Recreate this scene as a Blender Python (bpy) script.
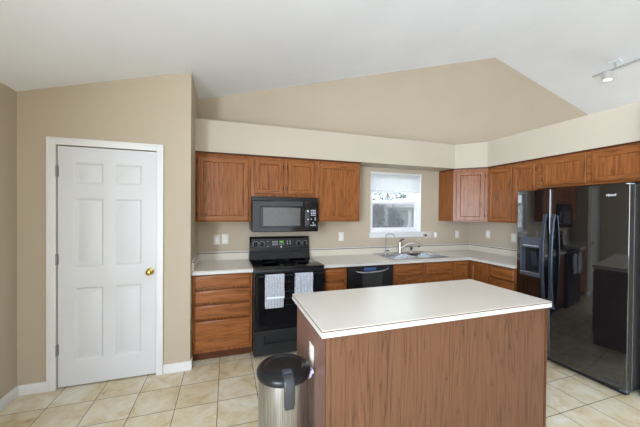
import bpy, bmesh, math, random
from mathutils import Vector, Matrix
random.seed(7)
for o in list(bpy.data.objects):
    bpy.data.objects.remove(o, do_unlink=True)
S = bpy.context.scene
C = S.collection

# ------------------------------------------------------------------ camera
F_PX, CX, CY = 285.85, 321.235, 215.117
YAW, PIT, ROL, H = 0.320, 0.009, 0.008, 1.495
def make_camera():
    c, s = math.cos(YAW), math.sin(YAW)
    cp, sp = math.cos(PIT), math.sin(PIT)
    r0 = Vector((c, -s, 0)); f = Vector((s*cp, c*cp, -sp)); u0 = Vector((s*sp, c*sp, cp))
    cr, sr = math.cos(ROL), math.sin(ROL)
    R = r0*cr + u0*sr
    U = u0*cr - r0*sr
    cam = bpy.data.cameras.new('camera')
    cam.sensor_fit = 'HORIZONTAL'; cam.sensor_width = 36
    cam.lens = F_PX/640*36
    cam.shift_x = -(CX-320)/640
    cam.shift_y = (CY-213.5)/640
    cam.clip_start = 0.05; cam.clip_end = 200
    o = bpy.data.objects.new('camera', cam); C.objects.link(o)
    m = Matrix.Identity(4)
    for i in range(3):
        m[i][0] = R[i]; m[i][1] = U[i]; m[i][2] = -f[i]
    m[0][3], m[1][3], m[2][3] = 0, 0, H
    o.matrix_world = m
    S.camera = o
make_camera()

# ------------------------------------------------------------------ world, daylight, exposure
W = bpy.data.worlds.new('sky'); S.world = W; W.use_nodes = True
bg = W.node_tree.nodes['Background']
bg.inputs[0].default_value = (0.86, 0.92, 1.0, 1); bg.inputs[1].default_value = 3.6
def area(name, loc, target, sx, sy, power, col=(1, 1, 1)):
    l = bpy.data.lights.new(name, 'AREA'); l.shape = 'RECTANGLE'; l.size = sx; l.size_y = sy
    l.energy = power; l.color = col
    o = bpy.data.objects.new(name, l); C.objects.link(o); o.location = loc
    d = Vector(target)-Vector(loc)
    o.rotation_euler = d.to_track_quat('-Z', 'Y').to_euler()
    return o
# added area lamps boosting daylight; the patio and far-room openings are invented, unseen
area('patio_fill', (1.2, -3.35, 1.25), (1.2, 0, 1.35), 1.8, 2.1, 5, (.74, .85, 1))
area('side_window_daylight', (-1.75, -1.5, 1.4), (0, -1.5, 1.4), 2.2, 1.6, 390, (.74, .85, 1))
area('far_room_fill', (10.25, 0.6, 1.3), (6, 0.6, 1.5), 3.4, 1.9, 120, (.74, .85, 1))
S.view_settings.view_transform = 'Standard'
S.view_settings.look = 'None'
S.view_settings.exposure = 0.08
S.view_settings.gamma = 1
S.view_settings.use_curve_mapping = False
S.cycles.diffuse_bounces = 6
S.cycles.max_bounces = 14
S.cycles.transparent_max_bounces = 12
S.cycles.sample_clamp_indirect = 6

# ------------------------------------------------------------------ materials
def lin(r, g, b):
    f = lambda v: (v/255/12.92 if v/255 <= .04045 else ((v/255+.055)/1.055)**2.4)
    return (f(r), f(g), f(b), 1)
def newmat(name):
    m = bpy.data.materials.new(name); m.use_nodes = True
    nt = m.node_tree
    return m, nt, nt.nodes['Principled BSDF']
def N(nt, typ, **kw):
    n = nt.nodes.new(typ)
    for k, v in kw.items():
        if k in n.inputs.keys() and not hasattr(n, k): n.inputs[k].default_value = v
        else: setattr(n, k, v)
    return n
def mathn(nt, op, a, b=None):
    n = nt.nodes.new('ShaderNodeMath'); n.operation = op
    for i, v in enumerate((a, b)):
        if v is None: continue
        if isinstance(v, (int, float)): n.inputs[i].default_value = v
        else: nt.links.new(v, n.inputs[i])
    return n.outputs[0]
def ramp(nt, fac, stops):
    r = nt.nodes.new('ShaderNodeValToRGB')
    e = r.color_ramp.elements
    while len(e) > 1: e.remove(e[-1])
    e[0].position, e[0].color = stops[0]
    for p, c in stops[1:]:
        x = e.new(p); x.color = c
    nt.links.new(fac, r.inputs[0])
    return r.outputs[0]
def coords(nt, scale=(1, 1, 1), rnd=True):
    tc = nt.nodes.new('ShaderNodeTexCoord')
    v = tc.outputs['Object']
    if rnd:
        oi = nt.nodes.new('ShaderNodeObjectInfo')
        mm = nt.nodes.new('ShaderNodeMath'); mm.operation = 'MULTIPLY'; mm.inputs[1].default_value = 37.0
        nt.links.new(oi.outputs['Random'], mm.inputs[0])
        a = nt.nodes.new('ShaderNodeVectorMath'); a.operation = 'ADD'
        nt.links.new(v, a.inputs[0]); nt.links.new(mm.outputs[0], a.inputs[1]); v = a.outputs[0]
    mp = nt.nodes.new('ShaderNodeMapping'); mp.inputs['Scale'].default_value = scale
    nt.links.new(v, mp.inputs['Vector'])
    return mp.outputs['Vector']
def noise(nt, vec, scale, detail=2, rough=.5, dist=0):
    n = nt.nodes.new('ShaderNodeTexNoise')
    n.inputs['Scale'].default_value = scale; n.inputs['Detail'].default_value = detail
    n.inputs['Roughness'].default_value = rough; n.inputs['Distortion'].default_value = dist
    nt.links.new(vec, n.inputs['Vector'])
    return n.outputs['Fac']
def bump(nt, bsdf, h, strength, dist=.01):
    b = nt.nodes.new('ShaderNodeBump'); b.inputs['Strength'].default_value = strength
    b.inputs['Distance'].default_value = dist
    nt.links.new(h, b.inputs['Height']); nt.links.new(b.outputs[0], bsdf.inputs['Normal'])
def paint(name, rgb, rough=.75, spec=.25, bmp=.03):
    m, nt, b = newmat(name)
    v = coords(nt, rnd=False)
    n = noise(nt, v, 1.6, 3)
    c = lin(*rgb); c2 = tuple(x*.955 for x in c[:3])+(1,)
    nt.links.new(ramp(nt, n, [(.3, c2), (.7, c)]), b.inputs['Base Color'])
    b.inputs['Roughness'].default_value = rough; b.inputs['Specular IOR Level'].default_value = spec
    bump(nt, b, noise(nt, v, 180, 2), bmp, .002)
    return m
def plain(name, rgb, rough=.4, metal=0, spec=.5, var=.06, scale=25, coat=0):
    m, nt, b = newmat(name)
    v = coords(nt)
    n = noise(nt, v, scale, 2)
    c = lin(*rgb); a = tuple(x*(1-var) for x in c[:3])+(1,); d = tuple(min(1, x*(1+var)) for x in c[:3])+(1,)
    nt.links.new(ramp(nt, n, [(.3, a), (.7, d)]), b.inputs['Base Color'])
    b.inputs['Roughness'].default_value = rough; b.inputs['Metallic'].default_value = metal
    b.inputs['Specular IOR Level'].default_value = spec
    b.inputs['Coat Weight'].default_value = coat
    return m
def oak(name, axis, light, mid, dark, rough=.3, rings=9.0, ring_scale=2.6, coat=.0):
    """Oak with cathedral figure and open pores, grain running along one axis."""
    m, nt, b = newmat(name)
    along = 'XYZ'.index(axis)
    def sc(a, c):
        s = [c, c, c]; s[along] = a
        return tuple(s)
    v1 = coords(nt, sc(.07, 1.0))
    f = noise(nt, v1, ring_scale*2.7, 2.8, .6, .2)
    band = mathn(nt, 'FRACT', mathn(nt, 'MULTIPLY', f, rings*1.5))
    v2 = coords(nt, sc(.03, 1.0))
    pore = noise(nt, v2, 210, 3, .65)
    fine = noise(nt, v2, 60, 3, .6)
    streak = ramp(nt, band, [(0, (.12, .12, .12, 1)), (.10, (.4, .4, .4, 1)), (.45, (.8, .8, .8, 1)), (.8, (.7, .7, .7, 1)), (1, (.55, .55, .55, 1))])
    t = mathn(nt, 'ADD', mathn(nt, 'MULTIPLY', streak, .40), mathn(nt, 'MULTIPLY', fine, .42))
    t = mathn(nt, 'ADD', t, mathn(nt, 'MULTIPLY', mathn(nt, 'SUBTRACT', pore, .5), .65))
    col = ramp(nt, t, [(.12, lin(*dark)), (.42, lin(*mid)), (.70, lin(*light)), (.95, lin(*mid))])
    nt.links.new(col, b.inputs['Base Color'])
    b.inputs['Roughness'].default_value = rough
    b.inputs['Specular IOR Level'].default_value = .22
    bump(nt, b, pore, .08, .003)
    return m

M = {}
M['wall'] = paint('beige_wall_paint', (184, 171, 151))
M['soffit'] = paint('cream_soffit_paint', (190, 180, 163))
M['ceil'] = paint('white_ceiling_paint', (232, 235, 240), bmp=.05)
M['white'] = paint('white_trim_paint', (224, 224, 224), .4, .4, .01)
M['door'] = paint('white_door_paint', (210, 211, 213), .42, .4, .02)
OK = dict(light=(160, 100, 56), mid=(130, 78, 40), dark=(68, 37, 17))
M['oak_z'] = oak('oak_vertical', 'Z', **OK)
M['oak_x'] = oak('oak_horizontal', 'X', **OK)
M['oak_y'] = oak('oak_horizontal_side', 'Y', **OK)
OI = dict(light=(106, 74, 53), mid=(95, 65, 46), dark=(58, 39, 28))
M['isl_z'] = oak('oak_veneer_panel', 'Z', rings=11, ring_scale=2.0, **OI)
M['isl_side'] = oak('oak_veneer_end', 'Z', light=(128, 98, 86), mid=(114, 85, 75), dark=(88, 64, 57), rings=8)
M['oak_dark'] = oak('dark_oak_and_shadow', 'X', light=(96, 58, 36), mid=(82, 46, 28), dark=(60, 32, 20))  # dark oak parts; also paints the shadow line below the soffit
M['lam_brown'] = plain('brown_laminate_seam', (92, 70, 48), .5)
def laminate():
    m, nt, b = newmat('cream_laminate')
    v = coords(nt, rnd=False)
    n = noise(nt, v, 420, 2)
    nt.links.new(ramp(nt, n, [(.35, lin(211, 206, 196)), (.65, lin(223, 219, 210))]), b.inputs['Base Color'])
    b.inputs['Roughness'].default_value = .27; b.inputs['Specular IOR Level'].default_value = .5
    return m
M['lam'] = laminate()
M['lam_shaded'] = plain('shaded_laminate_splash', (206, 198, 183), .35, var=.03, scale=300)  # same laminate as the tops, its dimmer lighting put into a beige colour
M['lam_edge'] = plain('white_laminate_edge', (196, 195, 190), .35)
M['black'] = plain('black_gloss_enamel', (19, 19, 21), .1, 0, .32)
M['charcoal'] = plain('charcoal_enamel', (34, 35, 37), .22, 0, .4)
M['black_satin'] = plain('black_satin_plastic', (25, 25, 27), .3, 0, .3)
M['fridge'] = plain('black_gloss_fridge_skin', (14, 14, 16), .05, 0, 1.0, coat=1)
M['fridge_side'] = plain('charcoal_textured_side', (46, 46, 46), .45)
M['handle'] = plain('gunmetal_handle', (62, 70, 82), .3, .6)
M['chrome'] = plain('polished_chrome', (215, 217, 220), .12, 1)
M['steel'] = plain('stainless_sink_steel', (200, 203, 206), .25, 1)
M['nickel'] = plain('brushed_nickel', (196, 192, 186), .28, 1)
M['hinge'] = plain('grey_hinge_steel', (150, 150, 148), .35, .8)
M['brass'] = plain('polished_brass', (216, 190, 96), .15, 1)
M['dark'] = plain('dark_void', (12, 11, 10), .8)
M['plate'] = plain('almond_switch_plate', (218, 214, 204), .4)
M['plate_beige'] = plain('beige_switch_plate', (196, 186, 170), .45)
M['plate_w'] = plain('white_outlet_plastic', (236, 236, 234), .4)
M['mwglass'] = plain('grey_microwave_glass', (86, 86, 84), .2, 0, .4)
M['grey_panel'] = plain('dark_grey_panel', (42, 44, 47), .42)
M['disp_grey'] = plain('slate_dispenser_plastic', (64, 70, 80), .3)
M['legend'] = plain('pale_printed_legend', (196, 200, 206), .5)
M['silver_edge'] = plain('silver_edge_trim', (168, 174, 176), .25, .8)
M['vinyl'] = plain('white_vinyl', (236, 238, 240), .35)
def slat_mat():
    m, nt, b = newmat('white_blind_slat')
    v = coords(nt); n = noise(nt, v, 30, 2)
    c = ramp(nt, n, [(.3, lin(238, 240, 241)), (.7, lin(246, 247, 248))])
    nt.links.new(c, b.inputs['Base Color']); b.inputs['Roughness'].default_value = .5
    t = nt.nodes.new('ShaderNodeBsdfTranslucent'); nt.links.new(c, t.inputs[0])
    mx = nt.nodes.new('ShaderNodeMixShader'); mx.inputs[0].default_value = .45
    nt.links.new(b.outputs[0], mx.inputs[1]); nt.links.new(t.outputs[0], mx.inputs[2])
    nt.links.new(mx.outputs[0], nt.nodes['Material Output'].inputs[0])
    return m
M['blind'] = slat_mat()
M['purple'] = plain('lilac_bin_bag', (196, 190, 220), .4)
M['track'] = plain('grey_white_track', (176, 176, 174), .45)
M['lamp_white'] = plain('white_lamp_can', (196, 196, 194), .45)
def emit(name, rgb, s):
    m, nt, b = newmat(name)
    b.inputs['Base Color'].default_value = lin(*rgb)
    b.inputs['Emission Color'].default_value = lin(*rgb); b.inputs['Emission Strength'].default_value = s
    return m
M['bulb'] = emit('lit_bulb_face', (255, 252, 244), 1.0)
M['led_green'] = emit('green_clock_digits', (90, 160, 30), .45)
M['blue_glint'] = emit('blue_glint_patch', (50, 80, 130), .12)  # faint glow painting the bluish glint on the dishwasher
def brushed():
    m, nt, b = newmat('brushed_stainless_bin')
    v = coords(nt, (1, 1, .02))
    n = noise(nt, v, 240, 2)
    nt.links.new(ramp(nt, n, [(.3, lin(140, 140, 141)), (.7, lin(186, 186, 186))]), b.inputs['Base Color'])
    b.inputs['Metallic'].default_value = 1; b.inputs['Roughness'].default_value = .3
    b.inputs['Anisotropic'].default_value = .6
    return m
M['bin'] = brushed()
def tiles():
    m, nt, b = newmat('beige_ceramic_tile')
    tc = nt.nodes.new('ShaderNodeTexCoord')
    mp = nt.nodes.new('ShaderNodeMapping'); T = .3065
    mp.inputs['Location'].default_value = (1.283+T*20+.0015, -2.687+T*30+.0015, 0)
    nt.links.new(tc.outputs['Object'], mp.inputs['Vector'])
    br = nt.nodes.new('ShaderNodeTexBrick')
    br.offset = 0; br.squash = 1
    for k, v in (('Scale', 1), ('Mortar Size', .0027), ('Mortar Smooth', .1), ('Brick Width', T), ('Row Height', T), ('Bias', 0)):
        br.inputs[k].default_value = v
    br.inputs['Color1'].default_value = (0, 0, 0, 1); br.inputs['Color2'].default_value = (1, 1, 1, 1)
    nt.links.new(mp.outputs[0], br.inputs['Vector'])
    sep = nt.nodes.new('ShaderNodeSeparateColor'); nt.links.new(br.outputs['Color'], sep.inputs[0])
    pertile = sep.outputs[0]
    off = nt.nodes.new('ShaderNodeVectorMath'); off.operation = 'MULTIPLY_ADD'
    nt.links.new(br.outputs['Color'], off.inputs[0]); off.inputs[1].default_value = (7, 5, 3)
    nt.links.new(tc.outputs['Object'], off.inputs[2])
    cloud = noise(nt, off.outputs[0], 4.2, 5, .6, .9)
    vein = noise(nt, off.outputs[0], 9, 4, .6, 1.6)
    t = mathn(nt, 'ADD', mathn(nt, 'MULTIPLY', cloud, .7), mathn(nt, 'MULTIPLY', vein, .3))
    t = mathn(nt, 'ADD', t, mathn(nt, 'MULTIPLY', mathn(nt, 'SUBTRACT', pertile, .5), .06))
    col = ramp(nt, t, [(.30, lin(174, 154, 116)), (.43, lin(203, 187, 152)), (.54, lin(212, 202, 178)), (.70, lin(222, 218, 206))])
    mx = nt.nodes.new('ShaderNodeMix'); mx.data_type = 'RGBA'
    nt.links.new(br.outputs['Fac'], mx.inputs['Factor']); nt.links.new(col, mx.inputs['A'])
    mx.inputs['B'].default_value = lin(84, 74, 58)
    nt.links.new(mx.outputs['Result'], b.inputs['Base Color'])
    b.inputs['Roughness'].default_value = .34
    inv = mathn(nt, 'SUBTRACT', 1.0, br.outputs['Fac'])
    bump(nt, b, inv, .4, .002)
    return m
M['tile'] = tiles()
def glass(name, tint=(1, 1, 1), gl=.02):
    m = bpy.data.materials.new(name); m.use_nodes = True; nt = m.node_tree
    out = nt.nodes['Material Output']; nt.nodes.remove(nt.nodes['Principled BSDF'])
    tr = nt.nodes.new('ShaderNodeBsdfTransparent'); tr.inputs[0].default_value = tint+(1,)
    g = nt.nodes.new('ShaderNodeBsdfGlossy'); g.inputs['Roughness'].default_value = .03
    mx = nt.nodes.new('ShaderNodeMixShader'); mx.inputs[0].default_value = gl
    nt.links.new(tr.outputs[0], mx.inputs[1]); nt.links.new(g.outputs[0], mx.inputs[2]); nt.links.new(mx.outputs[0], out.inputs[0])
    return m
M['glass'] = glass('clear_window_glass')
def mesh_screen():
    m = bpy.data.materials.new('grey_insect_mesh'); m.use_nodes = True; nt = m.node_tree
    out = nt.nodes['Material Output']; nt.nodes.remove(nt.nodes['Principled BSDF'])
    tr = nt.nodes.new('ShaderNodeBsdfTransparent')
    d = nt.nodes.new('ShaderNodeBsdfDiffuse'); d.inputs[0].default_value = lin(150, 154, 158)
    mx = nt.nodes.new('ShaderNodeMixShader'); mx.inputs[0].default_value = .42
    nt.links.new(tr.outputs[0], mx.inputs[1]); nt.links.new(d.outputs[0], mx.inputs[2]); nt.links.new(mx.outputs[0], out.inputs[0])
    return m
M['screen'] = mesh_screen()
def cloth(name, a, bcol, scale):
    m, nt, b = newmat(name)
    v = coords(nt)
    w = nt.nodes.new('ShaderNodeTexWave'); w.bands_direction = 'X'; w.inputs['Scale'].default_value = scale
    w.inputs['Distortion'].default_value = 3.5; w.inputs['Detail'].default_value = 3; w.inputs['Detail Scale'].default_value = 4
    nt.links.new(v, w.inputs['Vector'])
    n = noise(nt, v, 240, 3, .7)
    t = mathn(nt, 'ADD', mathn(nt, 'MULTIPLY', w.outputs['Fac'], .45), mathn(nt, 'MULTIPLY', n, .6))
    nt.links.new(ramp(nt, t, [(.3, lin(*a)), (.7, lin(*bcol))]), b.inputs['Base Color'])
    b.inputs['Roughness'].default_value = .95; b.inputs['Specular IOR Level'].default_value = .1
    bump(nt, b, t, .5, .004)
    return m
M['towel'] = cloth('grey_striped_terry', (122, 126, 134), (196, 199, 205), 20)
M['towel_white'] = cloth('white_terry_border', (212, 218, 224), (232, 236, 240), 30)
M['siding'] = plain('grey_house_siding', (146, 151, 158), .8)
M['house_trim'] = plain('white_house_trim', (215, 218, 222), .7)
M['leaf'] = plain('dark_green_leaf', (36, 46, 44), .7, var=.3, scale=3)
M['leaf_pale'] = plain('pale_green_leaf', (84, 96, 66), .7, var=.3, scale=3)
M['lawn'] = plain('grass_lawn', (98, 116, 84), .9, var=.3, scale=4)
M['bark'] = plain('brown_bark', (70, 58, 48), .9)

# ------------------------------------------------------------------ mesh helpers
def box(bm, x0, x1, y0, y1, z0, z1, bev=0, seg=2, mi=0):
    r = bmesh.ops.create_cube(bm, size=1)
    vs = r['verts']
    for v in vs:
        v.co = Vector(((x0+x1)/2+v.co.x*(x1-x0), (y0+y1)/2+v.co.y*(y1-y0), (z0+z1)/2+v.co.z*(z1-z0)))
    fs = set(f for v in vs for f in v.link_faces)
    for f in fs: f.material_index = mi
    if bev:
        es = list(set(e for v in vs for e in v.link_edges))
        bmesh.ops.bevel(bm, geom=es, offset=bev, segments=seg, profile=.6, affect='EDGES', clamp_overlap=True)
def prism(bm, pts, axis, a, b_, mi=0):
    """Extrude a polygon given in the two other axes (in XYZ order) along an axis."""
    i = 'XYZ'.index(axis)
    def mk(p, c):
        q = list(p); q.insert(i, c); return bm.verts.new(q)
    A = [mk(p, a) for p in pts]; B = [mk(p, b_) for p in pts]
    fs = [bm.faces.new(A), bm.faces.new(B[::-1])]
    n = len(pts)
    for k in range(n):
        fs.append(bm.faces.new((A[k], B[k], B[(k+1) % n], A[(k+1) % n])))
    for f in fs: f.material_index = mi
def ring_slab(bm, o, u, n, w, h, rings, mi_of=None):
    """Rectangular relief: rings of (inset, height along the normal n), closed by a face at each end.
    o lower corner, u unit along the width, z up."""
    o, u, n = Vector(o), Vector(u), Vector(n); z = Vector((0, 0, 1))
    R = []
    for ins, d in rings:
        if isinstance(ins, (int, float)): ins = (ins, ins, ins, ins)
        l, r, b, t = ins
        R.append([bm.verts.new(o+u*a+z*c+n*d) for a, c in ((l, b), (w-r, b), (w-r, h-t), (l, h-t))])
    bm.faces.new(R[0][::-1])
    for k in range(len(R)-1):
        for j in range(4):
            f = bm.faces.new((R[k][j], R[k][(j+1) % 4], R[k+1][(j+1) % 4], R[k+1][j]))
            if mi_of: f.material_index = mi_of(k, j)
    f = bm.faces.new(R[-1])
    if mi_of: f.material_index = mi_of(len(R)-1, -1)
def lathe(bm, prof, c, axis='Z', seg=32, mi=0, sx=1, sy=1):
    """prof: list of (radius, height along axis) ; c centre."""
    c = Vector(c); rings = []
    for r, h in prof:
        ring = []
        for k in range(seg):
            a = 2*math.pi*k/seg
            p, q = r*math.cos(a)*sx, r*math.sin(a)*sy
            if axis == 'Z': d = Vector((p, q, h))
            elif axis == 'Y': d = Vector((p, h, q))
            else: d = Vector((h, p, q))
            ring.append(bm.verts.new(c+d))
        rings.append(ring)
    fs = [bm.faces.new(rings[0]), bm.faces.new(rings[-1])]
    for i in range(len(rings)-1):
        for k in range(seg):
            fs.append(bm.faces.new((rings[i][k], rings[i][(k+1) % seg], rings[i+1][(k+1) % seg], rings[i+1][k])))
    for f in fs: f.material_index = mi; f.smooth = True
def tube(bm, pts, r, seg=10, flat=None, mi=0):
    """Tube along points; r scalar or list; flat=(w,t,ref) makes a rounded flat bar."""
    pts = [Vector(p) for p in pts]; rings = []
    ref = Vector((0, 0, 1)) if abs((pts[1]-pts[0]).normalized().z) < .9 else Vector((1, 0, 0))
    if flat: ref = Vector(flat[2])
    for i, p in enumerate(pts):
        t = (pts[min(i+1, len(pts)-1)]-pts[max(i-1, 0)]).normalized()
        s = t.cross(ref).normalized(); n = s.cross(t).normalized()
        rr = r[i] if isinstance(r, (list, tuple)) else r
        ring = []
        for k in range(seg):
            a = 2*math.pi*k/seg
            if flat:
                ca, sa = math.cos(a), math.sin(a)
                e = .5
                d = s*(flat[0]/2*math.copysign(abs(ca)**e, ca))+n*(flat[1]/2*math.copysign(abs(sa)**e, sa))
            else: d = s*rr*math.cos(a)+n*rr*math.sin(a)
            ring.append(bm.verts.new(p+d))
        rings.append(ring)
    fs = [bm.faces.new(rings[0][::-1]), bm.faces.new(rings[-1])]
    for i in range(len(rings)-1):
        for k in range(seg):
            f = bm.faces.new((rings[i][k], rings[i][(k+1) % seg], rings[i+1][(k+1) % seg], rings[i+1][k])); f.smooth = True
            fs.append(f)
    for f in fs: f.material_index = mi

def wloc(o):
    v = Vector(o.location)
    while o.parent: o = o.parent; v += Vector(o.location)
    return v
def obj(name, build, mats, parent=None, loc=None, label=None):
    """Link ONE mesh; build(bm) works in room coordinates."""
    bm = bmesh.new(); build(bm)
    bmesh.ops.recalc_face_normals(bm, faces=bm.faces)
    base = wloc(parent) if parent else Vector(loc or (0, 0, 0))
    bmesh.ops.translate(bm, vec=-base, verts=bm.verts)
    me = bpy.data.meshes.new(name); bm.to_mesh(me); bm.free()
    me.set_sharp_from_angle(angle=math.radians(38))
    for m in (mats if isinstance(mats, (list, tuple)) else [mats]): me.materials.append(M[m])
    o = bpy.data.objects.new(name, me); C.objects.link(o)
    if parent: o.parent = parent
    elif loc: o.location = base
    if label: o['label'] = label
    return o
def boxes(*bs, bev=0):
    def f(bm):
        for b in bs: box(bm, *b, bev=bev)
    return f
def thing(name, label, cat, loc, group=None):
    o = bpy.data.objects.new(name, None); C.objects.link(o); o.location = loc
    o.empty_display_size = .1
    return tag(o, label, cat, group)
def tag(o, label, cat, group=None):
    o['label'] = label; o['category'] = cat
    if group: o['group'] = group
    return o
def struct(name, build, mats, parent=None):
    o = obj(name, build, mats, parent)
    if not parent: o['kind'] = 'structure'
    return o
def copy_tree(o, parent=None):
    c = o.copy(); C.objects.link(c)
    if parent: c.parent = parent
    for ch in [x for x in bpy.data.objects if x.parent == o]: copy_tree(ch, c)
    return c

# ------------------------------------------------------------------ the room
XL, XS, XR, XE = -1.594, -.32, 3.735, 10.1      # left wall, pantry side, kitchen right wall, far wall
YB, YD, YF = 3.643, 2.94, -3.2                  # kitchen back wall, pantry front, wall behind the camera
RX, RZ, SL = 4.25, 4.105, .2847
def zc(x): return RZ-SL*abs(x-RX)
T = .12
FB = -.1

def floor_b(bm): box(bm, XL-T, XE+T, YF-T, YB+T, -.1, 0)
struct('floor', floor_b, 'tile')
def ceil_b(bm):
    x0, x1 = XL-T, XE+T
    prism(bm, [(x0, zc(x0)), (RX, RZ), (x1, zc(x1)), (x1, zc(x1)+.1), (RX, RZ+.1), (x0, zc(x0)+.1)], 'Y', YF-T, YB+T)
struct('ceiling', ceil_b, 'ceil')
def gable_piece(bm, x0, x1, z0, y0, y1):
    xs = [x0]+([RX] if x0 < RX < x1 else [])+[x1]
    prism(bm, [(x0, z0), (x1, z0)]+[(x, zc(x)) for x in reversed(xs)], 'Y', y0, y1)
# kitchen window opening
WX0, WX1, WZ0, WZ1 = 1.945, 2.80, 1.215, 2.085
def wall_back_b(bm):
    gable_piece(bm, XL-T, WX0, 0, YB, YB+T)
    gable_piece(bm, WX1, XE+T, 0, YB, YB+T)
    gable_piece(bm, WX0, WX1, WZ1, YB, YB+T)
    box(bm, WX0, WX1, YB, YB+T, 0, WZ0)
wall_back = struct('wall_back', wall_back_b, 'wall')
# pantry box: front wall with the door opening and the side facing the kitchen
DX0, DX1, DZ = -1.338, -.604, 2.040
def wall_pantry_b(bm):
    gable_piece(bm, XL, DX0, 0, YD, YD+.115)
    gable_piece(bm, DX1, XS, 0, YD, YD+.115)
    gable_piece(bm, DX0, DX1, DZ, YD, YD+.115)
struct('wall_pantry', wall_pantry_b, 'wall')
def wall_side_b(bm): gable_piece(bm, XS-.115, XS, 0, YD+.115, YB)
struct('wall_pantry_side', wall_side_b, 'wall')
# left wall with the window behind the camera
def wall_left_b(bm):
    for y0, y1, z0, z1 in ((YF, -2.7, 0, zc(XL)), (-.3, YD, 0, zc(XL)), (-2.7, -.3, 0, .55), (-2.7, -.3, 2.25, zc(XL))):
        box(bm, XL-T, XL, y0, y1, z0, z1)
struct('wall_left', wall_left_b, 'wall')
def wall_front_b(bm):
    gable_piece(bm, XL-T, .25, 0, YF-T, YF)
    gable_piece(bm, 2.15, XE+T, 0, YF-T, YF)
    gable_piece(bm, .25, 2.15, 2.3, YF-T, YF)  # unseen opening, its width chosen to limit the frontal light
struct('wall_front', wall_front_b, 'wall')
def wall_far_b(bm):
    for y0, y1, z0, z1 in ((YF, -1.2, 0, zc(XE)), (2.4, YB, 0, zc(XE)), (-1.2, 2.4, 0, .3), (-1.2, 2.4, 2.3, zc(XE))):  # unseen opening added to light the ceiling beyond
        box(bm, XE, XE+T, y0, y1, z0, z1)
struct('wall_far', wall_far_b, 'wall')
# partial-height kitchen right wall and the stub that closes the fridge bay
ZS, ZC = 2.488, 2.127
def wall_right_b(bm): box(bm, XR, XR+T, 1.26, YB, 0, ZS)
struct('wall_right', wall_right_b, 'wall')
def wall_stub_b(bm): box(bm, 3.24, XR, 1.26, 1.385, 0, ZS)
struct('wall_stub', wall_stub_b, 'wall')
YU, XU = YB-.322, XR-.322
def soffit_b(bm):
    prism(bm, [(XS, YB), (XS, YU), (XR-.61, YU), (XU, YB-.61), (XU, 1.385), (XR, 1.385), (XR, YB)], 'Z', ZC+.018, ZS)
struct('wall_soffit', soffit_b, 'soffit')

BBH = .085
def bb(bm, x0, x1, y0, y1):
    box(bm, x0, x1, y0, y1, 0, BBH, .004)
struct('baseboard_left', lambda bm: bb(bm, XL, XL+.014, YF, YD), 'white')
struct('baseboard_pantry', lambda bm: (bb(bm, XL+.014, -1.398, YD-.014, YD), bb(bm, -.546, XS+.014, YD-.014, YD), bb(bm, XS, XS+.014, YD, 3.02)), 'white')
struct('baseboard_stub', lambda bm: (bb(bm, 3.226, 3.24, 1.246, 1.385), bb(bm, 3.24, XR+T, 1.246, 1.26)), 'white')

# door casing (trim) and the six-panel door
def casing_b(bm):
    y = YD
    for x0, x1 in ((-1.398, -1.338), (-.604, -.546)):
        box(bm, x0, x1, y-.018, y, 0, 2.098, .005)
        # raised outer bead of the casing
    box(bm, -1.398, -1.384, y-.024, y-.01, 0, 2.098, .004)
    box(bm, -.560, -.546, y-.024, y-.01, 0, 2.098, .004)
    box(bm, -1.338, -.604, y-.018, y, 2.040, 2.098, .005)
    box(bm, -1.384, -.560, y-.024, y-.01, 2.084, 2.098, .004)
    # jamb lining behind the door
    box(bm, DX0, DX1, y+.05, y+.115, DZ-.015, DZ)
    box(bm, DX0, DX0+.006, y+.05, y+.115, 0, DZ)
    box(bm, DX1-.006, DX1, y+.05, y+.115, 0, DZ)
struct('trim_1', casing_b, 'white')
door = bpy.data.objects.new('door_1', None); C.objects.link(door); door.location = (-.971, YD+.02, 0)
door['kind'] = 'structure'
def door_slab_b(bm):
    x0, x1, z0, z1 = -1.333, -.609, .012, 2.033
    yf, yb = YD+.006, YD+.044
    cols = [(-1.222, -1.010), (-.930, -.722)]
    rows = [(.215, .842), (1.015, 1.602), (1.722, 1.905)]
    xs = sorted([x0, x1]+[v for c in cols for v in c]); zs = sorted([z0, z1]+[v for r in rows for v in r])
    grid = {}
    def V(x, z):
        k = (round(x, 4), round(z, 4))
        if k not in grid: grid[k] = bm.verts.new((x, yf, z))
        return grid[k]
    for i in range(len(xs)-1):
        for j in range(len(zs)-1):
            a, b_, c, d = xs[i], xs[i+1], zs[j], zs[j+1]
            q = [V(a, c), V(b_, c), V(b_, d), V(a, d)]
            if (a, b_) in cols and (c, d) in rows:
                prev = q
                for ins, dep in ((.008, .006), (.018, .014), (.028, .014), (.052, .003)):
                    cur = [bm.verts.new((x, yf+dep, z)) for x, z in ((a+ins, c+ins), (b_-ins, c+ins), (b_-ins, d-ins), (a+ins, d-ins))]
                    for k in range(4): bm.faces.new((prev[k], prev[(k+1) % 4], cur[(k+1) % 4], cur[k]))
                    prev = cur
                bm.faces.new(prev)
            else: bm.faces.new(q)
    # edges and back
    B = [bm.verts.new(p) for p in ((x0, yb, z0), (x1, yb, z0), (x1, yb, z1), (x0, yb, z1))]
    bm.faces.new(B)
    bot = [V(x, z0) for x in xs]; top = [V(x, z1) for x in xs]; lf = [V(x0, z) for z in zs]; rt = [V(x1, z) for z in zs]
    bm.faces.new(bot+[B[1], B[0]]); bm.faces.new(top+[B[2], B[3]]); bm.faces.new(lf+[B[3], B[0]]); bm.faces.new(rt+[B[2], B[1]])
obj('door_slab', door_slab_b, 'door', door)
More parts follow.
